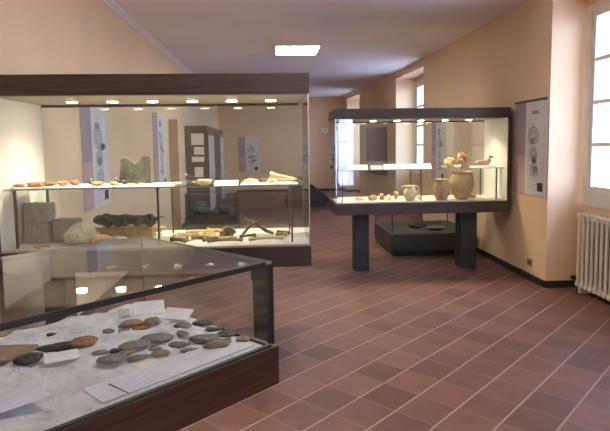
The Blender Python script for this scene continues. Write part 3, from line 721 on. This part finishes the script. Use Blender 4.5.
# scattered bones
bl = [((-.50, 3.58), (-.38, 3.56), .011, 'bone'), ((-.64, 3.52), (-.54, 3.50), .011, 'bone_pale'), ((-.36, 3.50), (-.24, 3.52), .009, 'bone'), ((-.66, 3.48), (-.56, 3.44), .012, 'bone_dark'), ((-.66, 3.56), (-.48, 3.62), .014, 'bone'), ((-.60, 3.70), (-.42, 3.72), .014, 'bone'), ((-.46, 3.76), (-.32, 3.72), .016, 'bone'),
      ((-.56, 3.50), (-.47, 3.56), .010, 'bone_dark'), ((-.45, 3.46), (-.36, 3.52), .010, 'bone_dark'), ((-.42, 3.42), (-.20, 3.44), .008, 'bone_dark'), ((-.16, 3.46), (.06, 3.48), .008, 'bone'),
      ((-.64, 3.64), (-.55, 3.66), .012, 'bone_dark'), ((.03, 3.70), (.11, 3.66), .010, 'bone_dark'), ((.02, 3.62), (.09, 3.60), .010, 'bone'), ((-.22, 3.56), (-.12, 3.60), .009, 'bone_dark'), ((-.52, 3.66), (-.40, 3.62), .013, 'bone')]
bn = ['yellow bone lying just behind the dark middle fragment', 'pale bone beside the short dark one at the left end', 'yellow bone between the left heap and the forked antler', 'short dark bone at the left end of the bone spread', 'thick yellow bone beginning beside the rear shelf post', 'yellow bone in the back row of the bone spread', 'knobbly yellow bone highest in the back row', 'dark bone fragment in the middle of the left heap',
      'dark bone fragment left of the thin front bone', 'thin dark bone near the front edge of the deck', 'thin yellow bone near the front, right half of the deck', 'short brown bone near the rear shelf post', 'dark curved bone left of the right shelf post',
      'yellow bone in front of the dark curved one at right', 'small dark bone at the foot of the twig', 'yellow bone filling the middle of the left heap']
for (a, b, r_, m), lb in zip(bl, bn):
    bone('bone', lb, [(a[0], a[1], zd+r_*1.6), ((a[0]+b[0])/2, (a[1]+b[1])/2+.006, zd+r_*1.8), (b[0], b[1], zd+r_*1.6)], r_, m, group=G2)
stone('vertebra', 'dark brown vertebra right of the left bone heap', 'bone', -.305, 3.62, zd, .09, .07, .075, .4, 'bone_dark', 90, group=G2, rough=.5)
bm = bmesh.new(); tube(bm, [(-.21, 3.64, zd+.012), (-.16, 3.66, zd+.07), (-.11, 3.66, zd+.105)], [.010, .012, .014], 7); tube(bm, [(-.19, 3.66, zd+.115), (-.12, 3.66, zd+.085), (-.05, 3.66, zd+.035), (.0, 3.66, zd+.014)], [.008, .012, .013, .010], 7)
o = recenter(obj('forked_antler', bm, M['bone_dark'], smooth=True)); tag(o, 'dark forked antler propped in the middle of the deck', 'antler', G2)

# ------------------------------------------------------------------ contents of the right case
zs, zd = RS, RD
def pot(label, x, y, z, prof, m, cat='pot', handles=()):
    r = thing('clay_pot', label, cat, (x, y, z), 0, 'clay pots in the right case')
    bm = lathe(bmesh.new(), prof, 30); obj('body', bm, M[m], r, smooth=True)
    for pts in handles: obj('handle', tube(bmesh.new(), pts, .010, 8), M[m], r, smooth=True)
    return r
pot('large yellow clay pot at the right of the lower deck', 2.225, 6.19, zd, [(.055, 0), (.075, .01), (.110, .07), (.134, .14), (.139, .20), (.133, .25), (.122, .285), (.116, .30), (.128, .318), (.136, .322), (.126, .318), (.106, .30), (.110, .27), (.130, .20), (.10, .07), (.03, .02)], 'pot_clay')
pot('smaller orange-brown clay jar left of the large pot', 1.965, 6.13, zd, [(.045, 0), (.062, .01), (.090, .07), (.100, .13), (.094, .18), (.076, .215), (.074, .225), (.084, .245), (.076, .243), (.064, .222), (.085, .17), (.09, .12), (.05, .03)], 'pot_orange')
pot('little pale jar with two handles on the middle of the deck', 1.60, 6.15, zd, [(.040, 0), (.055, .01), (.075, .05), (.080, .09), (.062, .13), (.046, .15), (.052, .175), (.044, .172), (.038, .15), (.06, .10), (.03, .03)], 'bone_pale', 'jar',
    [[(.045, 0, .165), (.085, 0, .165), (.100, 0, .13), (.085, 0, .095), (.072, 0, .09)], [(-.045, 0, .165), (-.085, 0, .165), (-.100, 0, .13), (-.085, 0, .095), (-.072, 0, .09)]])
for i, (x, y, l, h, m, lb) in enumerate(((1.02, 6.25, .09, .03, 'bone_pale', 'pale sherd at the left of the right case deck'), (1.17, 6.22, .09, .04, 'bone', 'yellowish sherd second from the left on the deck'), (1.30, 6.30, .08, .05, 'pot_orange', 'brown sherd in the left half of the right case deck'),
        (1.36, 6.22, .10, .035, 'bone_pale', 'flat pale sherd in front of the brown one'), (1.47, 6.30, .07, .06, 'pot_clay', 'upright yellow sherd left of the two-handled jar'), (1.73, 6.25, .06, .03, 'bone_pale', 'small pale sherd between the two-handled jar and orange jar'), (2.40, 6.3, .07, .03, 'bone', 'small yellow sherd right of the large pot'))):
    stone('clay_sherd', lb, 'sherd', x, y, zd, l*1.2, l*.6, h*1.7, .4*i, m, 100+i, group='sherds on the right case deck', rough=.3)
def strip(label, x0, x1, m='paper', h=.052):
    bm = bmesh.new()
    P_ = [(6.105, 0), (6.107, 0), (6.107+h*.9, h), (6.107+h*1.4, 0), (6.109+h*1.4, 0), (6.107+h*.9, h+.003), (6.105+h*.88, h+.003)]
    A = [bm.verts.new((x0, a, b)) for a, b in P_]; B = [bm.verts.new((x1, a, b)) for a, b in P_]
    bm.faces.new(A); bm.faces.new(B[::-1])
    for i in range(7): bm.faces.new((A[i], B[i], B[(i+1) % 7], A[(i+1) % 7]))
    bmesh.ops.translate(bm, verts=bm.verts, vec=(-(x0+x1)/2, -6.135, 0))
    o = obj('label_strip', bm, M[m]); o.location = ((x0+x1)/2, 6.135, zs); o.rotation_euler = (0, 0, 0); tag(o, label, 'label', 'folded label strips on the right case shelf')
strip('white folded label strip at the left end of the right case shelf', .92, 1.10)
strip('grey folded label strip between the white ones on the shelf', 1.13, 1.27, 'print_pale', .042)
strip('longest white folded label strip in the middle of the shelf', 1.285, 1.555)
strip('white folded label strip left of the cup and orange sherds', 1.565, 1.84)
strip('low white folded label strip in front of the clay figurine', 2.29, 2.60, 'paper_warm', .022)
z1 = zs+.003
for i, (x, y, l, h, m, lb) in enumerate(((2.13, 6.31, .15, .10, 'pot_clay', 'low orange sherd beside the white cup on the right case shelf'), (2.275, 6.34, .15, .19, 'pot_orange', 'tall pointed orange sherd on the right case shelf'), (2.04, 6.28, .07, .035, 'bone_pale', 'flat yellowish sherd left of the white cup'))):
    stone('clay_sherd', lb, 'sherd', x, y, zs, l, l*.5, h, .2*i, m, 120+i, group='sherds on the right case shelf', rough=.35)
bm = bmesh.new(); lathe(bm, [(.020, 0), (.036, .01), (.040, .035), (.036, .035), (.028, .012), (.002, .01)], 20); o = obj('white_cup', bm, M['paper'], smooth=True); o.location = (2.155, 6.14, zs); tag(o, 'small white cup near the front of the right case shelf', 'cup')
bm = bmesh.new()
tube(bm, [(-.085, 0, .032), (-.05, 0, .042), (0, 0, .040), (.045, 0, .046), (.062, 0, .07), (.070, 0, .098), (.060, 0, .108)], [.018, .026, .026, .026, .020, .018, .012], 10)
for sx in (-.05, .035):
    for sy in (-.014, .014): tube(bm, [(sx, sy, .035), (sx, sy*1.3, .002)], [.012, .009], 8)
tube(bm, [(.062, 0, .10), (.085, 0, .095), (.098, 0, .088)], [.014, .010, .007], 8)
o = obj('clay_figurine', bm, M['pot_orange'], smooth=True); o.scale = (1.25, 1.25, 1.25); o.location = (2.49, 6.22, z1-.003); tag(o, 'orange-brown clay animal figurine at the right end of the shelf', 'figurine')

# ------------------------------------------------------------------ light
w = bpy.data.worlds.new('sky'); S.world = w; w.use_nodes = True
nt = w.node_tree; nt.nodes.clear()
o_ = nt.nodes.new('ShaderNodeOutputWorld'); b_ = nt.nodes.new('ShaderNodeBackground'); nt.links.new(b_.outputs[0], o_.inputs[0])
b_.inputs[1].default_value = 9.0
tc = nt.nodes.new('ShaderNodeTexCoord'); sp = nt.nodes.new('ShaderNodeSeparateXYZ'); nt.links.new(tc.outputs['Generated'], sp.inputs[0])
cr = nt.nodes.new('ShaderNodeValToRGB'); nt.links.new(sp.outputs['Z'], cr.inputs[0]); nt.links.new(cr.outputs[0], b_.inputs[0])
cr.color_ramp.elements[0].position = 0; cr.color_ramp.elements[0].color = (.60, .72, 1.0, 1)
cr.color_ramp.elements[1].position = .7; cr.color_ramp.elements[1].color = (.42, .58, 1.0, 1)
for y0, y1, zs_ in recess:
    li = bpy.data.lights.new('sky_portal', 'AREA'); li.shape = 'RECTANGLE'; li.size = (y1-y0)-.06; li.size_y = 2.82-zs_; li.cycles.is_portal = True
    lo = bpy.data.objects.new('sky_portal', li); COL.objects.link(lo); lo.location = (xo(y0)+.2, (y0+y1)/2, (2.82+zs_)/2)
    lo.rotation_euler = Vector((-1, 0, 0)).to_track_quat('-Z', 'Z').to_euler()

# ------------------------------------------------------------------ camera
pi_, ro, ya, f, cy = .0902, -.0137, .0605, 537.6, 193.6
F = Vector((math.sin(ya)*math.cos(pi_), math.cos(ya)*math.cos(pi_), -math.sin(pi_)))
R = Vector((math.cos(ya), -math.sin(ya), 0)); U = R.cross(F)
R2 = math.cos(ro)*R+math.sin(ro)*U; U2 = -math.sin(ro)*R+math.cos(ro)*U
cd = bpy.data.cameras.new('camera'); cam = bpy.data.objects.new('camera', cd); COL.objects.link(cam)
cam.matrix_world = Matrix(((R2.x, U2.x, -F.x, 0), (R2.y, U2.y, -F.y, 0), (R2.z, U2.z, -F.z, 1.5), (0, 0, 0, 1)))
cd.sensor_fit = 'HORIZONTAL'; cd.sensor_width = 36; cd.lens = f/610*36
cd.shift_y = -(215.5-cy)/610
cd.clip_start = .02
S.camera = cam
S.view_settings.view_transform = 'Standard'; S.view_settings.look = 'None'; S.view_settings.gamma = 1; S.view_settings.use_curve_mapping = False
S.view_settings.exposure = 1.1
S.cycles.max_bounces = 10; S.cycles.diffuse_bounces = 6; S.cycles.glossy_bounces = 4; S.cycles.transparent_max_bounces = 40
S.cycles.use_denoising = True
